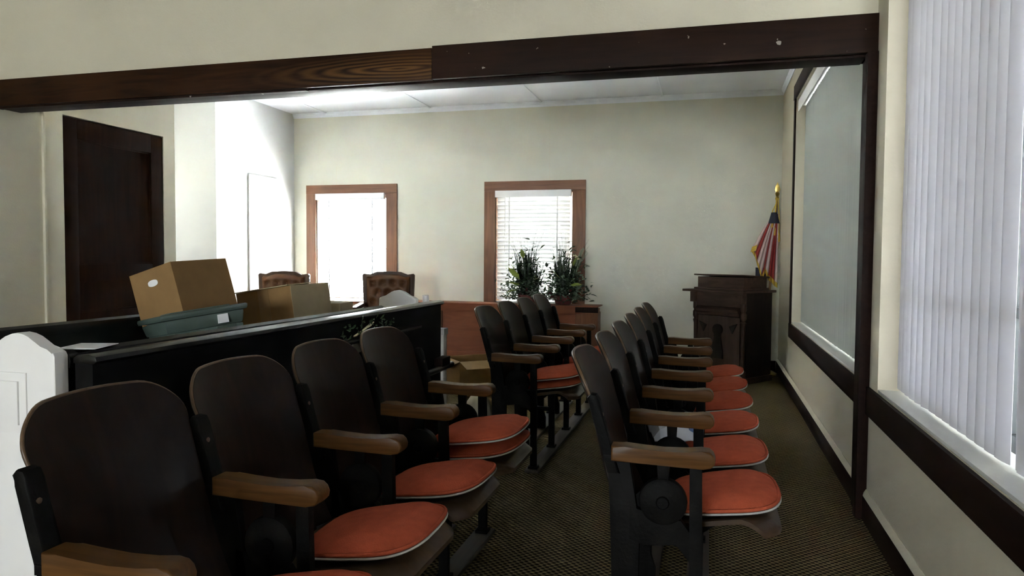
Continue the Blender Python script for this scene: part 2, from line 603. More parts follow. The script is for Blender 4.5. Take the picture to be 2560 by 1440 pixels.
# post against the right wall
po = bpy.data.objects.new('trim_2', None)
COL.objects.link(po)
struct(po, 'dark wooden post between the two blinds')
B().box(WX - .045, WX, HY - .02, HY + .05, 0, 2.12, .003).build('post_face', 'trim_dark', po)
B().box(WX - .028, WX, HY + .05, HY + .19, 0, 2.12, .002).build('post_liner', 'trim_dark', po)

# sill rails and casing of the right windows
n_tr = 3
for nm, (y0, y1), lab in (('near', (NY, HY - .02), 'dark chair rail under the near vertical blind'), ('far', (HY + .05, WF[1] + .095), 'dark chair rail under the far vertical blind')):
    struct(B().box(WX - .016, WX, y0, y1, .487, .612, .003).build('trim_%d' % n_tr, 'trim_dark'), lab)
    n_tr += 1
cs = bpy.data.objects.new('trim_%d' % n_tr, None)
COL.objects.link(cs)
struct(cs, 'dark casing round the far blind')
B().box(WX - .012, WX, WF[1] + .005, WF[1] + .095, .612, 2.60, .002).build('side_casing', 'trim_dark', cs)
B().box(WX - .016, WX, HY + .2, WF[1] + .095, 2.60, 2.725, .002).build('head_casing', 'trim_dark', cs)
# sills
for y0, y1 in (WN, WF):
    B().box(WX + .001, WX + T - .02, y0 + .001, y1 - .001, SILL, SILL + .012, .002).build('window_sill', 'sillpaint', wall_right)


# ------------------------------------------------------------------ right windows and vertical blinds
def side_window(idx, y0, y1, label):
    o = bpy.data.objects.new('window_%d' % idx, None)
    COL.objects.link(o)
    struct(o, label)
    X0, X1 = WX + .155, WX + .205
    z0, z1 = SILL + .012, HEAD
    B().box(X0, X1, y0, y1, z0, z0 + .05, .003).build('frame_rail', 'alu', o)
    B().box(X0, X1, y0, y1, z1 - .05, z1, .003).build('frame_rail', 'alu', o)
    n = 3
    for k in range(n + 1):
        y = y0 + (y1 - y0 - .045) * k / n
        B().box(X0, X1, y, y + .045, z0 + .05, z1 - .05, .003).build('mullion', 'alu', o)
    B().box(X0 + .005, X1 - .005, y0 + .045, y1 - .045, 1.02, 1.05, .003).build('transom', 'alu', o)
    for k in range(n):
        ya = y0 + (y1 - y0 - .045) * k / n + .045
        yb = y0 + (y1 - y0 - .045) * (k + 1) / n
        B().box(X0 + .022, X0 + .026, ya, yb, z0 + .05, z1 - .05).build('pane', 'glass', o, False)


side_window(1, *WN, 'large window behind the near vertical blind')
side_window(2, *WF, 'large window behind the far vertical blind')


def vertical_blind(label, y0, y1, angs, ztop, gap=None, mat='blind'):
    bx = WX + .078
    o = thing('vertical_blind', label, 'blind', (bx, y0, SILL), group='vertical blinds on the right wall')
    B().box(-.025, .025, 0, y1 - y0, ztop - SILL - .045, ztop - SILL - .005, .004).build('headrail', 'vinyl', o)
    B().box(-.065, -.060, 0, y1 - y0, ztop - SILL - .10, ztop - SILL, .002).build('valance', 'vinyl', o)
    L = ztop - SILL - .05 - .022
    g = []
    for i in range(9):
        u = -1 + 2 * i / 8
        g.append([Vector((-.004 * (1 - u * u), .0445 * u, -L)), Vector((-.004 * (1 - u * u), .0445 * u, -L * .5)), Vector((-.004 * (1 - u * u), .0445 * u, 0))])
    me = B().sheet(g, (.0008, 0, 0)).mesh('slat', mat)
    n = int((y1 - y0 - .08) / .078)
    pitch = (y1 - y0 - .08) / n
    n += 1
    for k in range(n):
        y = .040 + k * pitch
        s = put(me, 'slat', o, (0, y, ztop - SILL - .05), (0, 0, 0))
        a = angs(y0 + y) * (.15 if k in (0, n - 1) else 1)
        sw = gap(y0 + y) if gap else 0
        s.rotation_euler = (sw, 0, a)
    return o


rng = random.Random(4)
# slats turned almost closed, overlapping like scales; one slat by the viewer hangs askew
vertical_blind('white vertical blind in the near window, one slat hanging askew', WN[0], WN[1],
               lambda y: R(6 + (9 if 2.95 < y < 3.25 else 0) + rng.uniform(-2, 2)), HEAD,
               lambda y: (-.028 if abs(y - 2.165) < .0385 else rng.uniform(-.001, .001)))
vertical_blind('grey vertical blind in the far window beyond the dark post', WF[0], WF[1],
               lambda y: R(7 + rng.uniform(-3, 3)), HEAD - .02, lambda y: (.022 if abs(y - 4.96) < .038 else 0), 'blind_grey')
portal('daylight_near_window', (WX + T + .02, (WN[0] + WN[1]) / 2, 1.6), WN[1] - WN[0], 1.98, (-1, 0, 0)).data.size = WN[1] - WN[0]
portal('daylight_far_window', (WX + T + .02, (WF[0] + WF[1]) / 2, 1.6), WF[1] - WF[0], 1.98, (-1, 0, 0))


# ------------------------------------------------------------------ back windows with horizontal blinds
def back_window(idx, x0, x1, label, bl_label, tilt):
    o = bpy.data.objects.new('window_%d' % idx, None)
    COL.objects.link(o)
    struct(o, label)
    c = .135
    z0, z1 = WZ
    B().box(x0 - c, x0 - .004, BY - .02, BY, .50, z1 + .004, .002).build('casing', 'casing', o)
    B().box(x1 + .004, x1 + c + .012, BY - .02, BY, .50, z1 + .004, .002).build('casing', 'casing', o)
    B().box(x0 - c, x1 + c + .012, BY - .022, BY, z1 + .005, z1 + .115, .002).build('head_casing', 'casing_h', o)
    B().box(x0 - c - .02, x1 + c + .03, BY - .06, BY + .02, z0 - .03, z0, .004).build('stool', 'casing_h', o)
    # jamb liners, sash and panes
    B().box(x0 - .004, x0 + .006, BY, BY + .19, z0, z1).build('jamb', 'casing', o)
    B().box(x1 - .006, x1 + .004, BY, BY + .19, z0, z1).build('jamb', 'casing', o)
    B().box(x0, x1, BY, BY + .19, z1 - .006, z1 + .004).build('head_jamb', 'casing_h', o)
    ys = BY + .13
    zm = (z0 + z1) / 2
    for za, zb, dy in ((z0, zm + .02, 0), (zm - .02, z1, .035)):
        s = B()
        s.box(x0 + .006, x0 + .05, ys + dy, ys + dy + .032, za, zb)
        s.box(x1 - .05, x1 - .006, ys + dy, ys + dy + .032, za, zb)
        s.box(x0 + .05, x1 - .05, ys + dy, ys + dy + .032, za, za + .045)
        s.box(x0 + .05, x1 - .05, ys + dy, ys + dy + .032, zb - .04, zb)
        so = s.build('sash', 'vinyl', o, False)
        B().box(x0 + .05, x1 - .05, ys + dy + .014, ys + dy + .018, za + .045, zb - .04).build('pane', 'glass', so, False)
    # blind
    bl = thing('window_blind', bl_label, 'blind', ((x0 + x1) / 2, BY + .03, z0), group='horizontal window blinds')
    hw = (x1 - x0) / 2 - .012
    H = z1 - z0
    v = B().box(-hw - .012, hw - .005, -.068, -.056, H - .068, H + .008, .003)
    v.box(-hw - .012, -hw - .002, -.056, -.02, H - .068, H + .008, .002)
    v.box(hw - .015, hw - .005, -.056, -.02, H - .068, H + .008, .002)
    v.build('valance', 'vinyl', bl)
    B().box(-hw, hw - .01, -.03, .025, H - .05, H - .008, .003).build('headrail', 'vinyl', bl)
    g = []
    for i in range(5):
        u = -1 + 2 * i / 4
        g.append([Vector((x, .025 * u, .0035 * (1 - u * u))) for x in (-hw, 0, hw - .025)])
    me = B().sheet(g, (0, 0, .0025)).mesh('slat', 'slat')
    pitch = .046
    n = int((H - .09) / pitch)
    for k in range(n):
        z = H - .085 - k * pitch
        put(me, 'slat', bl, (rng.uniform(-.002, .002), 0, z), (tilt + rng.uniform(-.02, .02), 0, 0))
    zb = H - .085 - n * pitch
    B().box(-hw, hw - .025, -.024, .024, zb - .004, zb + .012, .004).build('bottom_rail', 'vinyl', bl)
    for x in (-hw * .66, hw * .62):
        B().box(x - .008, x + .008, -.0285, -.0275, zb, H - .06).build('ladder_tape', 'vinyl', bl, False)
    B().tube([(-hw * .77, -.040, H - .07), (-hw * .77, -.042, H - .72)], .0035, 6).build('wand', 'vinyl', bl)
    portal('daylight_back_window', ((x0 + x1) / 2, BY + T + .02, (z0 + z1) / 2), x1 - x0, H, (0, -1, 0))


back_window(3, *W1, 'small window in the back wall beside the corner', 'white slatted blind, blown out by light, behind the tufted chairs', R(12))
back_window(4, *W2, 'small window in the back wall behind the flowers', 'white slatted blind behind the flower arrangements', R(-60))

# alcove and rear windows
def plain_window(idx, lo, hi, base, label):
    o = bpy.data.objects.new('window_%d' % idx, None)
    COL.objects.link(o)
    struct(o, label)
    def bx(a0, a1, d0, d1, z0, z1):
        return (a0, a1, d0, d1, z0, z1)
    (a0, z0), (a1, z1) = lo, hi
    for q in ((a0, a0 + .05, z0, z1), (a1 - .05, a1, z0, z1)):
        B().box(*bx(q[0], q[1], base, base + .05, q[2], q[3])).build('stile', 'vinyl', o, False)
    for q in ((z0, z0 + .05), ((z0 + z1) / 2 - .02, (z0 + z1) / 2 + .02), (z1 - .05, z1)):
        B().box(*bx(a0 + .05, a1 - .05, base, base + .05, *q)).build('rail', 'vinyl', o, False)
    B().box(*bx(a0 + .05, a1 - .05, base + .02, base + .024, z0 + .05, z1 - .05)).build('pane', 'glass', o, False)
    c = ((a0 + a1) / 2, (z0 + z1) / 2)
    portal('daylight_plain_window', (c[0], base - .09, c[1]), a1 - a0, z1 - z0, (0, 1, 0))


plain_window(5, (AW[0], AZ[0]), (AW[1], AZ[1]), DY1 - .15, 'side alcove window')
for k_, (a0, a1) in enumerate(RW):
    plain_window(6 + k_, (a0, .2), (a1, 2.3), NY - .15, 'window in the wall behind the viewer')

# outside: lawn and porch roof along the right wall
struct(B().box(-30, 30, -30, 40, -.5, -.45).build('ground_outside', 'grass', smooth=False), 'lawn outside')
pr = struct(B().box(WX + T + .03, 5.2, NY, 24, 2.62, 2.74).build('porch_roof', 'porch', smooth=False), 'porch roof outside the blinds')
for y in (-1, 2.6, 6.0, 10, 14, 18):
    B().box(5.0, 5.12, y, y + .12, -.45, 2.62).build('porch_post', 'porch', pr, False)
struct(B().box(-3.4, -.3, BY + 1.9, BY + 2.2, -.45, 3.4).build('shed_wall', 'shed', smooth=False), 'shed wall outside the right back window')  # added outdoors only to cut the sky light reaching this blind
struct(B().prism([(BY + T, 2.45), (BY + T, 2.50), (BY + T + 1.5, 2.15), (BY + T + 1.5, 2.10)], 'x', -3.0, -.9).build('window_awning', 'porch', smooth=False), 'awning outside the right back window')  # added outdoors only to keep direct sun off the slats
B().box(5.0, 5.16, NY, 24, 1.95, 2.62).build('porch_beam', 'porch', pr, False)

# ------------------------------------------------------------------ doors
do = bpy.data.objects.new('door_1', None)
COL.objects.link(do)
struct(do, 'tall dark brown panelled wooden door')
X1 = DX - .005
X0 = DX - .05
st = .125
ya, yb = D0 + .008, D1 - .008
for y0, y1 in ((ya, ya + st), (yb - st, yb)):
    B().box(X0, X1, y0, y1, .01, DZ - .008, .003).build('stile', 'door', do)
for z0, z1 in ((.01, .25), (.62, .76), (.99, 1.11), (DZ - .15, DZ - .008)):
    B().box(X0, X1, ya + st, yb - st, z0, z1, .003).build('rail', 'door', do)
for z0, z1 in ((.25, .62), (.76, .99), (1.11, DZ - .15)):
    B().box(X0 + .005, X1 - .016, ya + st, yb - st, z0, z1).build('panel', 'door', do, False)
    m_ = B()
    for q in ((ya + st, ya + st + .014, z0, z1), (yb - st - .014, yb - st, z0, z1)):
        m_.box(X1 - .016, X1 - .004, *q)
    for q in ((z0, z0 + .014), (z1 - .014, z1)):
        m_.box(X1 - .016, X1 - .004, ya + st + .014, yb - st - .014, *q)
    m_.build('panel_moulding', 'door', do, False)
B().lathe([(.012, 0), (.012, .03), (.028, .035), (.031, .05), (.022, .065), (.004, .068)], (X1, yb - .06, 1.0), 16, 'x').build('knob', 'gold', do)
B().box(DX, DX + .014, D0 - .15, D0 - .004, 0, DZ + .10, .003).build('door_casing', 'cream', do)
B().box(DX, DX + .022, D0 - .165, D0 - .15, 0, DZ + .12, .003).build('casing_edge', 'cream', do)

cl = bpy.data.objects.new('door_2', None)
COL.objects.link(cl)
struct(cl, 'white closet door in the side wall')
B().box(LX, LX + .018, 7.15, 7.735, .05, 2.11, .003).build('door_leaf', 'pure_white', cl)
B().tube([(LX + .018, 7.20, 1.24), (LX + .04, 7.20, 1.25), (LX + .04, 7.20, 1.33), (LX + .018, 7.20, 1.34)], .005, 8).build('pull_handle', 'vinyl', cl)

# ------------------------------------------------------------------ theatre chairs
def lerp(tab, z):
    for (a, b_), (c_, d_) in zip(tab, tab[1:]):
        if z <= c_:
            t = max(0, (z - a) / (c_ - a))
            return b_ + (d_ - b_) * t
    return tab[-1][1]


LEAN = [(.38, -.225), (.46, -.262), (.54, -.290), (.66, -.318), (.76, -.346), (.83, -.372), (.90, -.402)]
# backrest of bent plywood
g = []
NU, NV = 34, 20
for i in range(NU + 1):
    u = math.sin(PI * (i / NU - .5))
    row = []
    for j in range(NV + 1):
        v = j / NV
        au = abs(u)
        tc_ = max(0, (au - .58) / .42)
        ztop = .893 - .012 * u * u - .085 * (1 - math.sqrt(max(0, 1 - tc_ * tc_)))
        z = .385 + v * (ztop - .385)
        hwid = .208 + .010 * math.exp(-((z - .83) / .05) ** 2) + .006 * max(0, (.7 - z) / .3)
        x = lerp(LEAN, z) - .036 * (1 - u * u)
        row.append(Vector((x, u * hwid, z)))
    g.append(row)
ME_BACK = B().sheet(g, (-.013, 0, -.003)).mesh('backrest', 'ply', ang=50)
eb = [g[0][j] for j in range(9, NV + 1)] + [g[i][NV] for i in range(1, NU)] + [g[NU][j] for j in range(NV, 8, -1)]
ME_EDGE = B().tube([p + Vector((-.006, 0, .0005)) for p in eb], .0045, 6).mesh('edge_band', 'edge', ang=80)  # pale tube along the ply edge, painted in as a rim highlight
# folding seat board
g = []
for i in range(17):
    u = -1 + 2 * i / 16
    row = []
    for j in range(17):
        v = j / 16
        xf = .192 - .05 * max(0, (abs(u) - .6) / .4) ** 2
        x = -.215 + v * (xf + .215)
        hw_ = .200 + .010 * v
        z = .398 + .052 * min(1, v / .8) - .014 * (1 - u * u) * math.sin(PI * min(1, v * 1.1))
        if v > .8:
            z -= .034 * ((v - .8) / .2) ** 2
        row.append(Vector((x, u * hw_, z)))
    g.append(row)
ME_SEAT = B().sheet(g, (0, 0, -.014)).mesh('seat', 'seatply', ang=50)
# armrest
prof = []
top = [(-.287, .650), (-.25, .651), (-.20, .6475), (-.14, .6450), (-.08, .6475), (-.035, .653), (-.014, .652), (-.003, .643), (.002, .630)]
bot = [(.0, .616), (-.010, .606), (-.03, .603), (-.10, .604), (-.20, .606), (-.287, .607)]
ME_ARM = B().prism(top + bot, 'y', -.029, .029, .006, 3).mesh('armrest', 'arm', ang=50)
# cast iron side standard
s = B()
t = .012
s.prism([(-.064, 0), (-.028, 0), (-.028, .30), (-.034, .60), (-.068, .60), (-.064, .30)], 'y', -t, t, .003)
s.prism([(-.275, 0), (-.205, 0), (-.205, .40), (-.235, .60), (-.300, .60), (-.290, .45)], 'y', -t, t, .003)
s.prism([(-.31, .585), (-.03, .585), (-.03, .606), (-.31, .606)], 'y', -.022, .022, .003)
s.prism([(-.155, .54), (-.125, .54), (-.122, .59), (-.158, .59)], 'y', -t, t, .002)
s.prism([(-.235, .36), (-.19, .345), (-.10, .36), (-.055, .30), (-.055, .385), (-.09, .43), (-.18, .44), (-.235, .46)], 'y', -t, t, .002)
s.prism([(-.21, .222), (-.055, .222), (-.055, .247), (-.21, .247)], 'y', -t, t, .002)
s.prism([(-.21, .13), (-.19, .07), (-.19, .0), (-.215, .0), (-.215, .16)], 'y', -t, t)
# slanted bar carrying the backrest
s.prism([(-.262, .55), (-.298, .55), (-.322, .64), (-.352, .745), (-.360, .765), (-.350, .776), (-.334, .774), (-.324, .757), (-.296, .65)], 'y', -.020, .020, .006)
s.prism([(-.285, 0), (-.195, 0), (-.195, .012), (-.285, .012)], 'y', -.028, .028, .002)
s.prism([(-.072, 0), (-.020, 0), (-.020, .012), (-.072, .012)], 'y', -.028, .028, .002)
ME_STD = s.mesh('side_standard', 'iron', ang=40)
d = B().lathe([(.055, -.020), (.066, -.014), (.068, -.006), (.068, .006), (.066, .014), (.055, .020)], (-.140, 0, .478), 28, 'y')
d.lathe([(.016, -.025), (.020, -.019), (.020, .019), (.016, .025)], (-.140, 0, .478), 12, 'y')
ME_DISC = d.mesh('hinge_disc', 'iron')
ME_BOLT = B().lathe([(.004, 0), (.009, .001), (.008, .004), (.003, .006)], (0, 0, 0), 10, 'x').mesh('bolt', 'edge')
# seat hinge bracket below the board
hb = B()
for sgn in (-1, 1):
    hb.prism([(-.19, .35), (-.10, .33), (.02, .415), (.02, .432), (-.19, .392)], 'y', sgn * .150 - .006, sgn * .150 + .006, .002)
ME_BRK = hb.mesh('seat_bracket', 'iron')


def cushion_mesh():
    n, rings = 36, 7
    bmt, bmb = B(), B()
    def outline(a):
        c_, s_ = math.cos(a), math.sin(a)
        e = 2 / 3.6
        x = math.copysign(abs(c_) ** e, c_) * .165
        y = math.copysign(abs(s_) ** e, s_) * (.178 + .022 * (x / .165))
        return x + .012 * (1 - (y / .19) ** 2) * (1 if x > 0 else 0), y
    def dome(bb, sign, h):
        rows = []
        for k in range(rings):
            q = k / (rings - 1)
            r_ = 1 - q * .97
            zz = sign * h * (1 - r_ ** 3.2) ** .6 if q > 0 else 0
            q_ = r_ * (1.022 if sign < 0 else 1)
            rows.append([bb.bm.verts.new((outline(2 * PI * i / n)[0] * q_, outline(2 * PI * i / n)[1] * q_, zz - (.003 if sign < 0 else 0))) for i in range(n)])
        for k in range(rings - 1):
            for i in range(n):
                j = (i + 1) % n
                bb.bm.faces.new((rows[k][i], rows[k][j], rows[k + 1][j], rows[k + 1][i]))
        bb.bm.faces.new(rows[-1])
    dome(bmt, 1, .036)
    dome(bmb, -1, .016)
    bmb.tube([(outline(2 * PI * i / 48)[0] * 1.012, outline(2 * PI * i / 48)[1] * 1.012, -.009) for i in range(49)], .0034, 6)
    pp = B()
    pts = [(outline(2 * PI * i / 48)[0], outline(2 * PI * i / 48)[1], 0) for i in range(49)]
    pp.tube(pts, .0055, 6)
    return bmt.mesh('seat_cushion', 'cushion', ang=80), bmb.mesh('backing', 'cushion_back', ang=80), pp.mesh('piping', 'cushion', ang=80)


ME_CT, ME_CB, ME_CP = cushion_mesh()
SEATZ = .455
crng = random.Random(9)


def cushion(X, Y, level, label, group, rz=0.0):
    tilt = -math.atan2(.052, .33)
    o = put(ME_CT, 'seat_cushion', None, (X + .015, Y, SEATZ + .004 + level * .055), (crng.uniform(-.02, .02), tilt, rz + crng.uniform(-.06, .06)))
    tag(o, label, 'cushion', group)
    put(ME_CB, 'backing', o)
    put(ME_CP, 'piping', o)
    return o


def chair_row(X, Y0, s_, n, labels, group, cush):
    for k in range(n):
        o = thing('theater_chair', labels[k], 'chair', (X, Y0 + k * s_, 0), group=group)
        bo = put(ME_BACK, 'backrest', o, (0, s_ / 2, 0))
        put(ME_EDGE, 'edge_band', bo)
        so = put(ME_SEAT, 'seat', o, (0, s_ / 2, 0))
        put(ME_BRK, 'seat_bracket', so)
        for y in ((0, s_) if k == n - 1 else (0,)):
            sd = put(ME_STD, 'side_standard', o, (0, y, .018))
            put(ME_DISC, 'hinge_disc', sd)
            put(ME_BOLT, 'bolt', sd, (-.318, -.004, .715))
            put(ME_ARM, 'armrest', o, (0, y, 0))
    L = n * s_
    for x0, x1, w_ in ((-.085, -.005, 'front'), (-.295, -.185, 'rear')):
        r = B().box(X + x0, X + x1, Y0 - .05, Y0 + L + .05, 0.0, .018, .003).build('floor_runner', 'runner')
        tag(r, '%s wooden floor board bolted under the %s' % (w_, group), 'floor board', 'boards under the chair rows')
    for k, nn in enumerate(cush):
        for q in range(nn[0]):
            cushion(X, Y0 + (k + .5) * s_, q, nn[1 + q], 'cushions of the ' + group)


XL, XR = -.868, .023
chair_row(XL, 1.042, .4650, 4,
          ['dark wooden theater chair nearest the viewer, beside the white pew end',
           'second dark theater chair from the white pew end in the near left row',
           'third dark theater chair from the white pew end in the near left row',
           'far end dark theater chair of the near left row, before the open carton'],
          'near left row of chairs',
          [(1, 'red cushion cut off by the picture bottom, on the nearest left chair'),
           (1, 'large red cushion on the second chair of the near left row'),
           (1, 'red cushion on the third chair of the near left row'),
           (2, 'lower red cushion of the stacked pair at the end of the near left row', 'upper red cushion of the stacked pair at the end of the near left row')])
chair_row(-.880, 3.870, .4750, 4,
          ['dark theater chair at the near end of the middle row, right of the open carton',
           'second dark theater chair of the middle row from the open carton',
           'third dark theater chair of the middle row from the open carton',
           'far end dark theater chair of the middle row, below the flowers'],
          'middle row of chairs',
          [(2, 'lower red cushion of the stacked pair on the first middle row chair', 'upper red cushion of the stacked pair on the first middle row chair'),
           (1, 'red cushion on the second chair of the middle row'),
           (1, 'red cushion on the third chair of the middle row'),
           (1, 'red cushion on the far end chair of the middle row')])
ordn = ['first', 'second', 'third', 'fourth', 'fifth', 'sixth']
chair_row(XR, 2.085, .4900, 6,
          ['dark theater chair at near end of right row, round hinge disc in view'] +
          ['%s dark theater chair of the right row counted from the viewer' % q for q in ordn[1:5]] +
          ['last dark theater chair of the right row, nearest the lectern'],
          'right row of chairs',
          [(1, 'largest red cushion, on the near end chair of the right row')] +
          [(1, 'red cushion on the %s chair of the right row' % q) for q in ordn[1:5]] +
          [(1, 'red cushion on the last right row chair, in front of the lectern')])

# a crumpled plastic packet lies on the second right seat
o = thing('plastic_packet', 'crumpled clear and blue plastic packet on a right row seat', 'packet', (-.125, 2.83, .508), (0, 0, .2))
prn = random.Random(3)
g = []
for i in range(9):
    row = []
    for j in range(9):
        u, v = -1 + i / 4, -1 + j / 4
        h = .070 * (1 - abs(u) ** 3) * (1 - abs(v) ** 3) + prn.uniform(0, .014)
        row.append(Vector((u * .085, v * .12, h + .004)))
    g.append(row)
B().sheet(g, (0, 0, -.004)).build('film', 'plastic', o, ang=20)
B().box(.045, .10, -.09, .05, .005, .082, .008).build('printed_band', 'blue', o)

# ------------------------------------------------------------------ pews
def pew_end(parent, y0, y1, xr, flip=False):
    """white painted end: arched top, ogee shoulders, lower part widening under the seat"""
    c = xr - .1175
    P = [(xr + .03, 0), (xr + .03, .45), (xr + .022, .60), (xr + .004, .70), (xr - .002, .76), (xr, .80), (xr, .935)]
    for i in range(13):
        u = 1 - 2 * i / 12
        P.append((c + .112 * u, .944 + .046 * (.5 + .5 * math.cos(PI * u)) ** .9))
    P += [(xr - .235, .935), (xr - .235, .68), (xr - .25, .62), (xr - .32, .58), (xr - .44, .56), (xr - .47, .53), (xr - .47, 0)]
    e = B().prism(P, 'y', y0, y1, .004).build('end_panel', 'pew_white', parent)
    yf = y0
    f = B()
    # routed frame round a raised field
    X0_, X1_, Z0_, Z1_ = xr - .205, xr - .088, .735, .89
    f.prism([(X0_, Z0_), (X1_, Z0_), (X1_, Z1_), (X0_, Z1_)], 'y', yf - .004, yf + .002, .003)
    f.prism([(X0_ + .022, Z0_ + .022), (X1_ - .022, Z0_ + .022), (X1_ - .022, Z1_ - .022), (X0_ + .022, Z1_ - .022)], 'y', yf - .009, yf + .002, .004)
    f.build('raised_panel', 'pew_white', e)
    return e


def pew(label, xr, y0, y1, ends, cap_y1=None):
    p = thing('pew', label, 'pew', (0, 0, 0), group='black pews with white ends')
    for a, xo in ends:
        pew_end(p, a, a + .04, xr + xo)
    ya_, yb_ = y0 + .04, cap_y1 or y1
    B().prism([(xr - .06, .42), (xr - .022, .90), (xr - .005, .90), (xr - .036, .42)], 'y', ya_, yb_).build('backrest', 'pew_black', p)
    B().prism([(xr - .042, .900), (xr - .044, .920), (xr - .034, .938), (xr - .014, .944), (xr + .002, .936), (xr + .006, .918), (xr + .004, .900)],
              'y', ya_, yb_, .003).build('cap_rail', 'pew_black', p)
    B().box(xr - .46, xr - .05, ya_, yb_, .415, .45, .006).build('seat', 'pew_black', p)
    B().box(xr - .07, xr - .03, ya_, yb_, .0, .42).build('back_skirt', 'pew_black', p)
    B().box(xr - .40, xr - .37, ya_ + .05, yb_ - .05, .30, .415).build('seat_apron', 'pew_black', p)
    for yy in (ya_ + .12, yb_ - .16):
        B().prism([(xr - .44, 0), (xr - .06, 0), (xr - .06, .415), (xr - .44, .415), (xr - .41, .2)], 'y', yy, yy + .04).build('seat_support', 'pew_black', p)
    return p


pew('black pew with white arched end panels, holding the boxes', -1.56, 1.42, 3.94, ((1.42, 0), (3.90, -.083)), 3.30)
pew('black pew behind the green tote, in front of the dark door', -2.235, 1.30, 3.3, ((1.30, 0),))

# black pew-back panel with book rack behind the near left row
pb = thing('pew_back_panel', 'freestanding glossy black pew back with a book rack behind the left chairs', 'pew back', (0, 0, 0))
B().prism([(-1.545, 0), (-1.490, 0), (-1.490, .915), (-1.545, .915)], 'y', 1.465, 3.905, .002).build('panel', 'pew_matte', pb)
B().prism([(-1.548, .913), (-1.548, .926), (-1.535, .935), (-1.500, .937), (-1.478, .931), (-1.474, .920), (-1.484, .912)], 'y', 1.462, 3.92, .003).build('cap_rail', 'pew_black', pb)
B().box(-1.490, -1.420, 2.50, 3.45, .822, .834, .002).build('book_rack', 'pew_black', pb)
B().tube([(-1.455, 2.35, .558), (-1.455, 3.99, .558)], .018, 12).build('lower_rail', 'pew_black', pb)
B().box(-1.490, -1.440, 3.80, 3.93, .565, .615, .004).build('rail_bracket', 'trim_dark', pb)

# dry flowers and a paper lying in the book rack
fl = thing('dried_flower_spray', 'small dried flower spray lying in the black book rack', 'flowers', (-1.455, 2.90, .835))
fr = random.Random(12)
s = B()
for k in range(70):
    y = fr.uniform(-.24, .26)
    z = fr.uniform(.0, .075) * (1 - abs(y) * 1.5) + .012
    a = fr.uniform(-1, 1)
    L_ = fr.uniform(.02, .045)
    dv = Vector((fr.uniform(-.2, .3), math.cos(a) * (1 if fr.random() > .5 else -1), math.sin(a))).normalized() * L_
    p0 = Vector((fr.uniform(-.01, .012), y, z))
    sd_ = dv.cross(Vector((1, .2, .1))).normalized() * .006
    md = p0 + dv * .5 + Vector((.004, 0, 0))
    vv = [s.bm.verts.new(q) for q in (p0, md + sd_, p0 + dv, md - sd_)]
    s.bm.faces.new((vv[0], vv[1], vv[2])); s.bm.faces.new((vv[0], vv[2], vv[3]))
q = s.build('leaves', 'leaf_mid', fl)
q['kind'] = 'stuff'
s = B()
for k in range(9):
    a = -.15 + k * .04
    s.tube([(0, -.12 + .003 * k, .012), (.004 * (k % 3), .02 + .004 * k, .03 + .05 * a + .02)], .003, 5)
q = s.build('pale_stems', 'bloom', fl)
cdn = B().box(-.004, .004, -.035, .035, 0, .055, .001).build('folded_card', 'tan', None, True, (-1.484, 2.86, .765))
tag(cdn, 'small pale card hanging on the black panel below the flower spray', 'card')
sp_ = B().box(-.05, .05, -.06, .06, 0, .002).build('paper_sheet', 'paper', None, False, (-1.585, 1.545, .9445), (0, .0, .3))
tag(sp_, 'sheet of white paper on the pew top beside the white pew end', 'paper')

# ------------------------------------------------------------------ boxes on the pew
def carton(name, label, w_, d_, h_, loc, rot, mat='card', flaps=(), tape=False, hole=False, closed=True):
    o = thing(name, label, 'box', loc, rot)
    t_ = .005
    b_ = B()
    b_.box(-w_ / 2, w_ / 2, -d_ / 2, -d_ / 2 + t_, 0, h_)
    b_.box(-w_ / 2, w_ / 2, d_ / 2 - t_, d_ / 2, 0, h_)
    b_.box(-w_ / 2, -w_ / 2 + t_, -d_ / 2 + t_, d_ / 2 - t_, 0, h_)
    b_.box(w_ / 2 - t_, w_ / 2, -d_ / 2 + t_, d_ / 2 - t_, 0, h_)
    b_.box(-w_ / 2 + t_, w_ / 2 - t_, -d_ / 2 + t_, d_ / 2 - t_, 0, t_)
    b_.build('walls', mat, o, False)
    if closed:
        B().box(-w_ / 2, -.001, -d_ / 2, d_ / 2, h_, h_ + .004).build('flap', mat, o, False)
        B().box(.001, w_ / 2, -d_ / 2, d_ / 2, h_, h_ + .004).build('flap', mat, o, False)
    for side, ang in flaps:
        L_ = min(w_, d_) * .45
        if side in 'lr':
            f = B().box(0, L_, -d_ / 2, d_ / 2, 0, .004).build('flap', mat, o, False)
            f.location = (w_ / 2 if side == 'r' else -w_ / 2, 0, h_)
            f.rotation_euler = (0, -ang if side == 'r' else PI + ang, 0)
        else:
            f = B().box(-w_ / 2, w_ / 2, 0, L_, 0, .004).build('flap', mat, o, False)
            f.location = (0, d_ / 2 if side == 'b' else -d_ / 2, h_)
            f.rotation_euler = (ang if side == 'b' else PI - ang, 0, 0)
    if tape:
        B().box(-w_ / 2 - .0015, -w_ / 2, -.03, .03, h_ * .3, h_).build('tape', 'card_dark', o, False)
    if hole:
        hp = [(math.cos(2 * PI * k / 20) * .026, math.copysign(abs(math.sin(2 * PI * k / 20)) ** .7, math.sin(2 * PI * k / 20)) * .013 + h_ * .74) for k in range(20)]
        B().prism(hp, 'x', -w_ / 2 - .0015, -w_ / 2 + .001).build('hand_hole', 'paper', o)
    return o


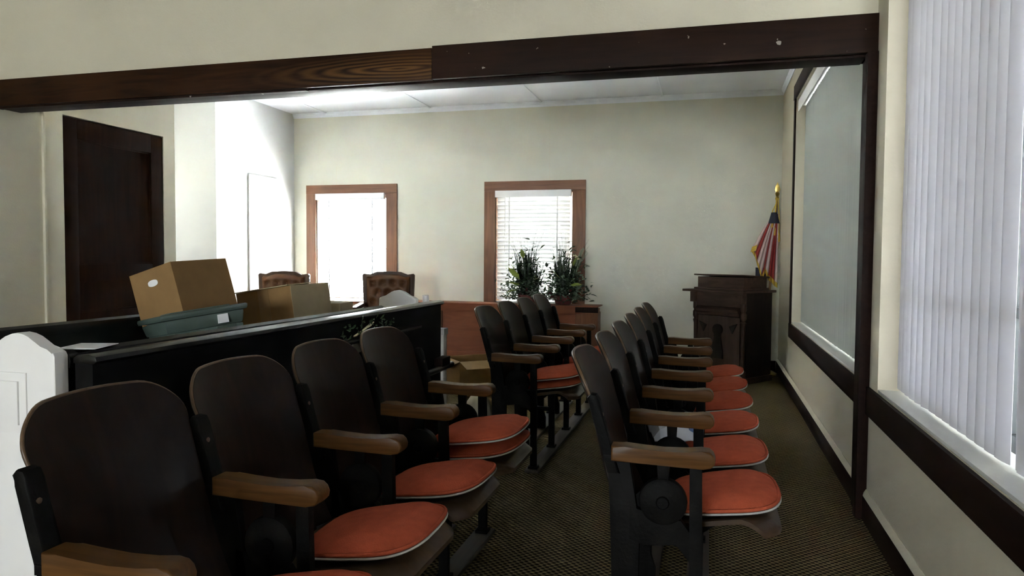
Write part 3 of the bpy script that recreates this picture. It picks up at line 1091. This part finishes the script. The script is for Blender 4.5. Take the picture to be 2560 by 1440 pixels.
def pose(o, loc, th, roll, pit, shift=0):
    """turn about the vertical, then tilt sideways and away from the aisle"""
    vd = Vector((loc[0], loc[1], 0)).normalized()
    rt_ = vd.cross(Vector((0, 0, 1)))
    m_ = Matrix.Rotation(R(roll), 3, vd) @ Matrix.Rotation(R(pit), 3, rt_) @ Matrix.Rotation(R(th), 3, 'Z')
    o.rotation_euler = m_.to_euler()
    o.location = Vector(loc) - m_ @ Vector((0, 0, shift))


# green storage tote, leaning, with the large carton on it
tt = thing('storage_tote', 'dark green plastic storage tote tilted on the black pew seat', 'tote')
TW, TD, TH = .31, .32, .49
def frustum(b_, w0, d0, w1, d1, z0, z1):
    vs_ = [b_.bm.verts.new((sx * ww / 2, sy * dd / 2, zz)) for ww, dd, zz in ((w0, d0, z0), (w1, d1, z1)) for sx, sy in ((-1, -1), (1, -1), (1, 1), (-1, 1))]
    for f in ((3, 2, 1, 0), (4, 5, 6, 7), (0, 1, 5, 4), (1, 2, 6, 5), (2, 3, 7, 6), (3, 0, 4, 7)):
        b_.bm.faces.new([vs_[i] for i in f])
    b_._bev(vs_, .012)
b_ = B()
frustum(b_, TW - .07, TD - .07, TW - .03, TD - .03, 0, TH - .07)
frustum(b_, TW - .02, TD - .02, TW, TD, TH - .075, TH - .022)
b_.build('body', 'tote', tt)
b_ = B()
frustum(b_, TW + .02, TD + .02, TW + .03, TD + .03, TH - .024, TH)
b_.box(-TW / 2 + .04, TW / 2 - .04, -TD / 2 + .04, TD / 2 - .04, TH, TH + .006, .003)
b_.build('lid', 'tote', tt)
rb = B()
for x in (-.13, -.05, .05, .13):
    rb.box(x - .012, x + .012, -TD / 2 + .008, -TD / 2 + .022, TH - .20, TH - .075, .003)
rb.build('ribs', 'tote', tt)
B().box(.045, .085, -TD / 2 - .001, -TD / 2 + .012, TH - .065, TH - .03).build('label_sticker', 'paper', tt, False)
pose(tt, (-1.948, 2.484, .565), 57, -9, -4.7, TH - .40)
bc = carton('cardboard_carton', 'large closed brown carton tilted on top of the green tote', .296, .227, .206, (0, 0, 0), (0, 0, 0), hole=True)
pose(bc, (-2.07, 2.527, .968), 85, -13, -9.3, .034)
c2 = carton('cardboard_carton', 'brown carton with pale right side and loose top flaps behind the green tote', .274, .313, .555, (0, 0, 0), (0, 0, 0), mat='card', tape=True, closed=False)
B().box(-.137, .137, -.158, -.1565, 0, .555).build('pale_side', 'card_pale', c2, False)
f = B().box(-.02, .15, -.1565, .1565, 0, .004).build('flap', 'card_pale', c2, False, (-.137, 0, .556), (0, R(-2), 0))
f = B().box(-.15, .006, -.1565, .1565, 0, .004).build('flap', 'card_pale', c2, False, (.137, 0, .556), (0, R(-1), 0))
pose(c2, (-1.855, 2.991, .484), 83, -6.8, -5.3)
carton('cardboard_carton', 'small pale carton half hidden behind the open carton', .20, .16, .50, (-1.85, 3.26, .452), (0, 0, .1), mat='card_pale')

# white roll by the far pew end
o = B().tube([(-1.60, 4.16, .002), (-1.645, 4.05, .955)], .020, 14).build('paper_roll', 'paper')
tag(o, 'upright roll of white paper leaning beside the small white pew end', 'paper roll')

# ------------------------------------------------------------------ tufted high-back chairs
def clergy_chair(label, loc, rz):
    o = thing('tufted_armchair', label, 'chair', loc, (0, 0, rz), group='tufted high-back chairs')
    hw_ = .26
    # back outline in xz at y (front faces -y)
    P = [(-hw_, .42), (-hw_ - .02, .985), (-hw_ - .005, 1.0), (-.20, .985), (-.175, 1.0), (-.13, 1.018), (0, 1.025), (.13, 1.018), (.175, 1.0), (.20, .985), (hw_ + .005, 1.0), (hw_ + .02, .985), (hw_, .42)]
    B().prism(P, 'y', .0, .045, .004).build('back_frame', 'chairwood', o)
    # tufted pad with buttons
    btn = []
    for r_ in range(4):
        for c_ in range(4 if r_ % 2 == 0 else 3):
            btn.append((-.165 + .11 * c_ + (.055 if r_ % 2 else 0), .90 - .10 * r_))
    g_ = []
    for i in range(41):
        row = []
        for j in range(41):
            x = -.235 + .47 * i / 40
            zt = .968 + (.025 * max(0, 1 - (abs(x) / .17) ** 4) if abs(x) < .17 else 0)
            z = .44 + (zt - .44) * j / 40
            e = min(1, min(i, 40 - i) / 3.0, min(j, 40 - j) / 3.0)
            dd = min(math.hypot(x - p[0], z - p[1]) for p in btn)
            y = -.055 * math.sqrt(e) + .030 * math.exp(-(dd / .030) ** 2)
            row.append(Vector((x, y, z)))
        g_.append(row)
    pad = B().sheet(g_, (0, .02, 0)).build('back_pad', 'leather', o, ang=80)
    for x, z in btn:
        B().lathe([(.009, 0), (.007, -.005), (.002, -.007)], (x, -.026, z), 8, 'y').build('button', 'leather', pad)
    B().box(-.25, .25, -.50, -.02, .36, .47, .03).build('seat_pad', 'leather', o)
    B().box(-.26, .26, -.50, .03, .30, .37, .008).build('seat_rail', 'chairwood', o)
    for sx in (-1, 1):
        B().prism([(-.52, .64), (-.50, .67), (-.02, .69), (-.02, .65), (-.48, .63)], 'x', sx * .275 - .03, sx * .275 + .03, .006).build('armrest', 'chairwood', o)
        B().box(sx * .275 - .02, sx * .275 + .02, -.46, -.42, .35, .64, .005).build('arm_support', 'chairwood', o)
        for y in (-.46, .01):
            B().lathe([(.016, 0), (.02, .03), (.026, .2), (.03, .31)], (sx * .235, y, 0), 10).build('leg', 'chairwood', o)
    return o


clergy_chair('brown tufted leather chair behind the boxes, left of the bright window', (-4.27, 6.62, 0), R(6))
clergy_chair('brown tufted leather chair behind the small white pew end', (-3.33, 7.15, 0), R(16))

# ------------------------------------------------------------------ low rail below the windows
lr = thing('low_partition', 'rust brown panelled low partition under the flowers', 'partition', (0, 0, 0))
PX0, PX1, PY, PZ = -3.6, -1.13, 7.58, .675
B().box(PX0, PX1 - .01, PY + .02, PY + .20, 0, PZ - .03).build('core', 'rust', lr, False)
B().box(PX0 - .02, PX1 + .005, PY - .02, PY + .30, PZ - .012, PZ, .003).build('top_board', 'rust', lr)
B().box(PX0, PX1 - .24, PY, PY + .02, PZ - .09, PZ - .012, .002).build('top_rail', 'rust', lr)
B().box(PX0, PX1, PY, PY + .02, 0, .14, .002).build('bottom_rail', 'rust', lr)
for x in (PX0, -2.95, -2.03, PX1 - .24):
    B().box(x, x + .07, PY, PY + .02, .14, PZ - .09, .002).build('stile', 'rust_v', lr)
B().box(PX1 - .17, PX1, PY, PY + .20, .14, PZ - .07, .002).build('end_block', 'rust_v', lr)
B().box(PX1 - .24, PX1 + .002, PY - .012, PY + .02, PZ - .07, PZ - .014, .003).build('end_cap_block', 'trim_dark', lr)
B().box(PX1 - .24, PX1 - .17, PY + .10, PY + .30, 0, .14).build('foot', 'rust', lr, False)


# ------------------------------------------------------------------ flower arrangements
def leaf(b_, p, d_, L_, w_, droop=.25):
    d_ = Vector(d_).normalized()
    side = d_.cross(Vector((0, 0, 1)))
    if side.length < .05:
        side = Vector((1, 0, 0))
    side.normalize()
    side = (side + Vector((fr.uniform(-.5, .5), fr.uniform(-.5, .5), fr.uniform(-.5, .5)))).normalized()
    up = side.cross(d_)
    pts = []
    for t_, ww in ((0, .05), (.3, .9), (.6, .8), (1, .0)):
        c_ = Vector(p) + d_ * (L_ * t_) - Vector((0, 0, droop * L_ * t_ * t_))
        pts.append((c_ - side * w_ * .5 * ww, c_ + up * w_ * .12 * ww * -1, c_ + side * w_ * .5 * ww))
    V = [[b_.bm.verts.new(q) for q in r_] for r_ in pts]
    for a in range(3):
        for c_ in range(2):
            b_.bm.faces.new((V[a][c_], V[a][c_ + 1], V[a + 1][c_ + 1], V[a + 1][c_]))


def rnd_dir(zmin=-.2, zmax=1):
    a = fr.uniform(0, 2 * PI)
    z = fr.uniform(zmin, zmax)
    r_ = math.sqrt(max(0, 1 - z * z))
    return Vector((r_ * math.cos(a), r_ * math.sin(a), z))


def arrangement(label, loc, hgt, seed, lean, side):
    global fr
    fr = random.Random(seed)
    o = thing('flower_arrangement', label, 'flowers', loc, group='flower arrangements on the low partition')
    B().lathe([(.07, 0), (.085, .01), (.105, .07), (.11, .10), (.095, .105), (.085, .09)], (0, 0, 0), 20).build('bowl', 'bloom_red', o)
    # dark upright stems and spear leaves
    s_ = B()
    for k in range(95):
        a = fr.uniform(0, 2 * PI)
        q = fr.random() ** .6
        base = Vector((.07 * q * math.cos(a), .05 * q * math.sin(a), .08))
        tip = Vector((lean * fr.uniform(.4, 1.3) + .21 * q * math.cos(a), .10 * q * math.sin(a), hgt * fr.uniform(.5, 1.0)))
        leaf(s_, base, tip - base, (tip - base).length, fr.uniform(.012, .030), .04)
    s_.build('spear_leaves', 'leaf_dark', o)['kind'] = 'stuff'
    # bushy dark middle
    s_ = B()
    for k in range(520):
        c_ = Vector((fr.gauss(lean * .5, .095), fr.gauss(0, .05), .04 + abs(fr.gauss(.12, .16))))
        leaf(s_, c_, rnd_dir(), fr.uniform(.05, .095), fr.uniform(.024, .042))
    s_.build('bushy_leaves', 'leaf_dark', o)['kind'] = 'stuff'
    s_ = B()
    for k in range(170):
        c_ = Vector((fr.gauss(lean * .6, .085), fr.gauss(-.03, .05), .12 + abs(fr.gauss(.20, .13))))
        leaf(s_, c_, rnd_dir(.0), fr.uniform(.05, .10), fr.uniform(.018, .034))
    s_.build('fern_leaves', 'leaf_mid', o)['kind'] = 'stuff'
    # grey-green frilly leaves spilling around the base
    s_ = B()
    for k in range(420):
        cx = fr.choice((-1, 1)) * abs(fr.gauss(.11, .06)) + side * .035
        c_ = Vector((cx, fr.gauss(-.07, .03), .06 + abs(fr.gauss(.02, .15))))
        leaf(s_, c_, rnd_dir(-.5, .8), fr.uniform(.03, .058), fr.uniform(.018, .03))
    s_.build('frilly_leaves', 'leaf_grey', o)['kind'] = 'stuff'
    # thin grasses at the top
    s_ = B()
    for k in range(60):
        a = fr.uniform(-1, 1)
        base = Vector((lean * .5 + .03 * a, fr.uniform(-.03, .03), .2))
        tip = base + Vector((.19 * a + lean * .6, fr.uniform(-.06, .06), hgt * fr.uniform(.85, 1.22) - .2))
        mid = (base + tip) * .5 + Vector((-.03 * a, 0, .03))
        s_.tube([base, mid, tip], .0016, 3, .0006)
    s_.build('grass_stems', 'leaf_dark', o)['kind'] = 'stuff'
    # large lime leaves, each its own part
    for (lx, ly, lz, dx, dy, dz, L_, w_) in LIME[side]:
        s_ = B()
        leaf(s_, (lx, ly, lz), (dx, dy, dz), L_, w_, .1)
        s_.build('large_leaf', 'leaf_lime', o)
    # dark red blooms and twigs
    for k in range(4):
        c_ = (fr.uniform(-.13, .13), fr.uniform(-.12, -.07), fr.uniform(.03, .17))
        s_ = B()
        for q in range(22):
            leaf(s_, c_, rnd_dir(-.3), fr.uniform(.02, .035), .022, .1)
        s_.build('bloom', 'bloom_red', o)
    if side < 0:
        for z in (.05, .12):
            pts = [(-.12 - .0085 * k, -.08 + .010 * math.cos(k * 1.5), z + .012 * math.sin(k * 1.5) + .0018 * k) for k in range(22)]
            B().tube(pts, .0035, 5).build('curly_twig', 'twig', o)
    else:
        s_ = B()
        for k in range(40):
            a = fr.uniform(-.3, .5)
            s_.tube([(.10, -.03, .25), (.16 + .10 * a, -.04, .45 + .05 * a), (.22 + .12 * a, -.05 + fr.uniform(-.03, .03), .62 - .12 * abs(a))], .0015, 3, .0006)
        s_.build('grass_plume', 'leaf_grey', o)['kind'] = 'stuff'
        for q in range(3):
            c_ = (.135 + .02 * q, -.07, .53 - .018 * q)
            s_ = B()
            for k in range(18):
                leaf(s_, c_, rnd_dir(-.2), .026, .02, .1)
            s_.build('bloom', 'bloom', o)
        for q in range(3):
            B().lathe([(.002, -.013), (.011, -.007), (.013, 0), (.010, .008), (.002, .013)], (.26 + .012 * q, -.06, .20 - .02 * q), 8).build('berry', 'leaf_dark', o)
    return o


LIME = {-1: [(-.06, -.12, .27, -.7, -.3, .9, .20, .12), (-.09, -.12, .33, -.5, -.2, 1, .16, .08), (-.05, -.13, .21, -.9, -.3, .3, .15, .10), (-.02, -.11, .50, -.2, -.2, 1, .12, .06), (-.09, -.13, .16, -.6, -.4, -.1, .11, .09)],
        1: [(.10, -.12, .22, .7, -.3, .1, .15, .10), (.0, -.12, .28, -.6, -.2, .7, .15, .08), (.12, -.11, .42, .4, -.2, .9, .13, .07)]}
fr = random.Random(1)
arrangement('tall dark green flower arrangement with lime leaves, left on the low partition', (-1.93, 7.72, PZ), .68, 5, -.01, -1)
arrangement('dark flower arrangement with grass plume, right on the low partition', (-1.53, 7.72, PZ), .66, 8, .06, 1)

# ------------------------------------------------------------------ lectern
lc = thing('lectern', 'dark carved oak lectern standing in the corner', 'lectern', (0, 0, 0))
W, D = .60, .46
hw_ = W / 2
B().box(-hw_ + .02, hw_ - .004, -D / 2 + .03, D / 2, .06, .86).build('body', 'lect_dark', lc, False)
B().box(-hw_ - .015, hw_ + .015, -D / 2 - .012, D / 2, 0, .055, .006).build('plinth', 'lect', lc)
B().prism([(-D / 2 - .004, .055), (-D / 2 + .03, .055), (-D / 2 + .03, .11), (-D / 2 + .01, .10)], 'x', -hw_ + .03, hw_ - .03).build('base_moulding', 'lect', lc)
fp = B().box(-hw_ + .06, hw_ - .06, -D / 2 + .012, -D / 2 + .03, .11, .63, .002).build('front_panel', 'lect_v', lc)
# keyhole ornament, cut outline standing on the panel
kp = []
for i in range(25):
    a = R(-58) + R(296) * i / 24
    kp.append((.055 * math.cos(a), .50 + .055 * math.sin(a)))
kp += [(-.035, .42), (-.06, .30), (-.062, .22), (.062, .22), (.06, .30), (.035, .42)]
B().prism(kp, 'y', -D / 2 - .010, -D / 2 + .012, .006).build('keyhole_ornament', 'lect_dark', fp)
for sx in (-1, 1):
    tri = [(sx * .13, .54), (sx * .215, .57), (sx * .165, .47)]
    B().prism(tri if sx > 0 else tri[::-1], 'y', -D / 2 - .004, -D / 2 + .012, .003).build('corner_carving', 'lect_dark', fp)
for sx in (-1, 1):
    prof_ = [(.030, .055), (.030, .12), (.020, .13), (.022, .20), (.018, .24), (.022, .55), (.030, .58), (.020, .595), (.032, .62), (.032, .66), (.022, .68), (.030, .70), (.030, .76)]
    B().lathe(prof_, (sx * (hw_ - .03), -D / 2 + .02, 0), 14).build('turned_column', 'lect_v', lc)
    B().prism([(-D / 2 + .03, .76), (-D / 2 - .045, .76), (-D / 2 - .045, .86), (-D / 2 + .03, .86)], 'x', sx * (hw_ - .03) - .028, sx * (hw_ - .03) + .028, .006).build('bracket', 'lect', lc)
B().box(-hw_ + .05, hw_ - .05, -D / 2 - .004, -D / 2 + .03, .725, .86, .003).build('frieze_board', 'lect', lc)
B().prism([(-D / 2 + .03, .63), (-D / 2 - .002, .635), (-D / 2 - .012, .66), (-D / 2 - .030, .675), (-D / 2 - .034, .70), (-D / 2 - .01, .72), (-D / 2 + .03, .725)], 'x', -hw_ + .06, hw_ - .06).build('cornice_moulding', 'lect', lc)
B().box(-hw_ - .075, hw_ + .03, -D / 2 - .07, D / 2 + .02, .862, .885, .004).build('shelf_board', 'lect', lc)
B().box(-hw_ + .02, hw_ - .02, -D / 2 - .01, D / 2 - .03, .885, .905, .005).build('desk_base', 'lect', lc)
B().box(-hw_ + .045, hw_ - .03, -D / 2 + .02, D / 2 - .06, .905, 1.01, .003).build('desk_box', 'lect', lc)
B().prism([(-D / 2 - .005, 1.022), (-D / 2 - .005, 1.036), (D / 2 - .03, 1.016), (D / 2 - .03, 1.0)], 'x', -hw_ + .015, hw_ - .015, .003).build('desk_lid', 'lect', lc)
A_ = R(-36)
n_ = Vector((-math.sin(-A_), -math.cos(A_), 0))
# place so that the near front corner stands at a measured floor point
corner = Matrix.Rotation(A_, 3, 'Z') @ Vector((hw_, -D / 2, 0))
lc.location = Vector((.325, 7.10, 0)) - corner
lc.rotation_euler = (0, 0, A_)

# ------------------------------------------------------------------ flag in the corner
fg = thing('flag', 'furled striped flag with gold fringe on a pole behind the lectern', 'flag', (.645, 7.80, 0))
B().lathe([(.13, 0), (.135, .02), (.10, .04), (.03, .06), (.028, .16), (.016, .17)], (-.10, 0, 0), 20).build('base', 'gold', fg)
B().tube([(-.10, 0, .1), (.0, 0, 1.80)], .013, 10).build('pole', 'pole', fg)
fi = B().lathe([(.016, 1.78), (.022, 1.80), (.014, 1.82), (.024, 1.85), (.010, 1.87)], (0, 0, 0), 12)
fi.prism([(-.028, 1.885), (-.012, 1.86), (.012, 1.86), (.028, 1.885), (.016, 1.93), (0, 1.965), (-.016, 1.93)], 'y', -.006, .006, .002)
fi.build('finial', 'gold', fg)
tl = B()
for dx, z0, z1 in ((-.02, 1.80, 1.52), (.018, 1.80, 1.46), (-.045, 1.74, 1.60)):
    tl.tube([(dx * .3, -.02, z0), (dx, -.03, (z0 + z1) / 2), (dx, -.03, z1)], .006, 6)
    tl.lathe([(.004, z1), (.013, z1 - .02), (.017, z1 - .09), (.012, z1 - .10)], (dx, -.03, 0), 10)
tl.build('tassel_cord', 'fringe', fg)
# folded cloth: vertical folds hanging from the gather, each stripe fold a part
top_c = Vector((-.015, -.03, 1.64))
hem = [(-.235, 1.30), (-.205, 1.25), (-.185, 1.17), (-.160, 1.10), (-.135, 1.02), (-.105, 1.09), (-.075, 1.02), (-.045, 1.00), (-.015, .96), (.015, .94)]
cols = ['flag_white', 'flag_red', 'flag_white', 'flag_white', 'flag_red', 'flag_white', 'flag_red', 'flag_red', 'flag_white']
for k in range(9):
    (xa, za), (xb, zb) = hem[k], hem[k + 1]
    g_ = []
    for i in range(7):
        u = i / 6
        row = []
        for j in range(13):
            v = j / 12
            hx = xa + (xb - xa) * u
            hz = za + (zb - za) * u
            tx = -.035 + .05 * (k + u) / 9
            sx = tx + (hx - top_c.x - tx * .4) * v ** .8
            x = tx + (hx - tx) * v ** .85
            z = top_c.z - .02 * abs(tx) + (hz - top_c.z) * v
            y = -.035 - .035 * math.sin(PI * u) * v - .018 * ((k * 7) % 3) * v
            row.append(Vector((x, y, z)))
        g_.append(row)
    f_ = B().sheet(g_, (0, .004, 0)).build('stripe_fold', cols[k], fg, ang=60)
    hm = [g_[i][-1] + Vector((0, -.004, 0)) for i in range(7)]
    B().sheet([[p + Vector((0, 0, .006)), p + Vector((0, -.002, -.045))] for p in hm], (0, .004, 0)).build('fringe', 'fringe', f_)
g_ = []
for i in range(9):
    a = -1 + i / 4
    g_.append([Vector((-.03 + .055 * a * (.5 + .5 * j / 5), -.055 - .02 * (1 - a * a), 1.655 - .022 * j)) for j in range(6)])
B().sheet(g_, (0, .01, 0)).build('dark_canton', 'flag_blue', fg)
g_ = []
for i in range(7):
    a = -1 + i / 3
    g_.append([Vector((-.145 + .05 * a, -.02 - .03 * (1 - a * a), 1.10 - .045 * j)) for j in range(5)])
B().sheet(g_, (0, .01, 0)).build('dark_canton', 'flag_blue', fg)
sf = B().sheet([[Vector((-.185 - .05 * q, -.07, 1.33 - .02 * q)), Vector((-.20 - .05 * q, -.075, 1.27 - .015 * q))] for q in (0, .5, 1)], (0, .006, 0))
sf.build('fringe', 'fringe', fg)

# ------------------------------------------------------------------ clutter on the floor between the rows
oc = carton('cardboard_carton', 'open carton with spread flaps on the floor before the rust partition', .40, .38, .30, (-1.99, 6.02, 0), (0, 0, R(40)), mat='card',
            flaps=(('l', -.35), ('f', -.25), ('r', -1.2), ('b', -1.25)), closed=False)
g = []
prn = random.Random(6)
for i in range(9):
    row = []
    for j in range(9):
        u, v = -1 + i / 4, -1 + j / 4
        h = .34 * (1 - abs(u) ** 2.5) * (1 - abs(v) ** 2.5) + prn.uniform(0, .02)
        row.append(Vector((u * .13, v * .16, h + .008)))
    g.append(row)
o = B().sheet(g, (0, 0, -.008)).build('plastic_bag', 'tan', None, True, (-1.36, 4.20, 0), None, 60)
tag(o, 'pale plastic bag on the floor beside the open carton', 'bag')
o = thing('file_box', 'upright white file box behind the end of the black panel', 'box', (-1.726, 4.34, 0))
B().box(-.10, .10, -.03, .03, 0, .69, .003).build('body', 'paper', o)
B().box(-.106, .106, -.036, .036, .69, .73, .003).build('lid', 'paper', o)
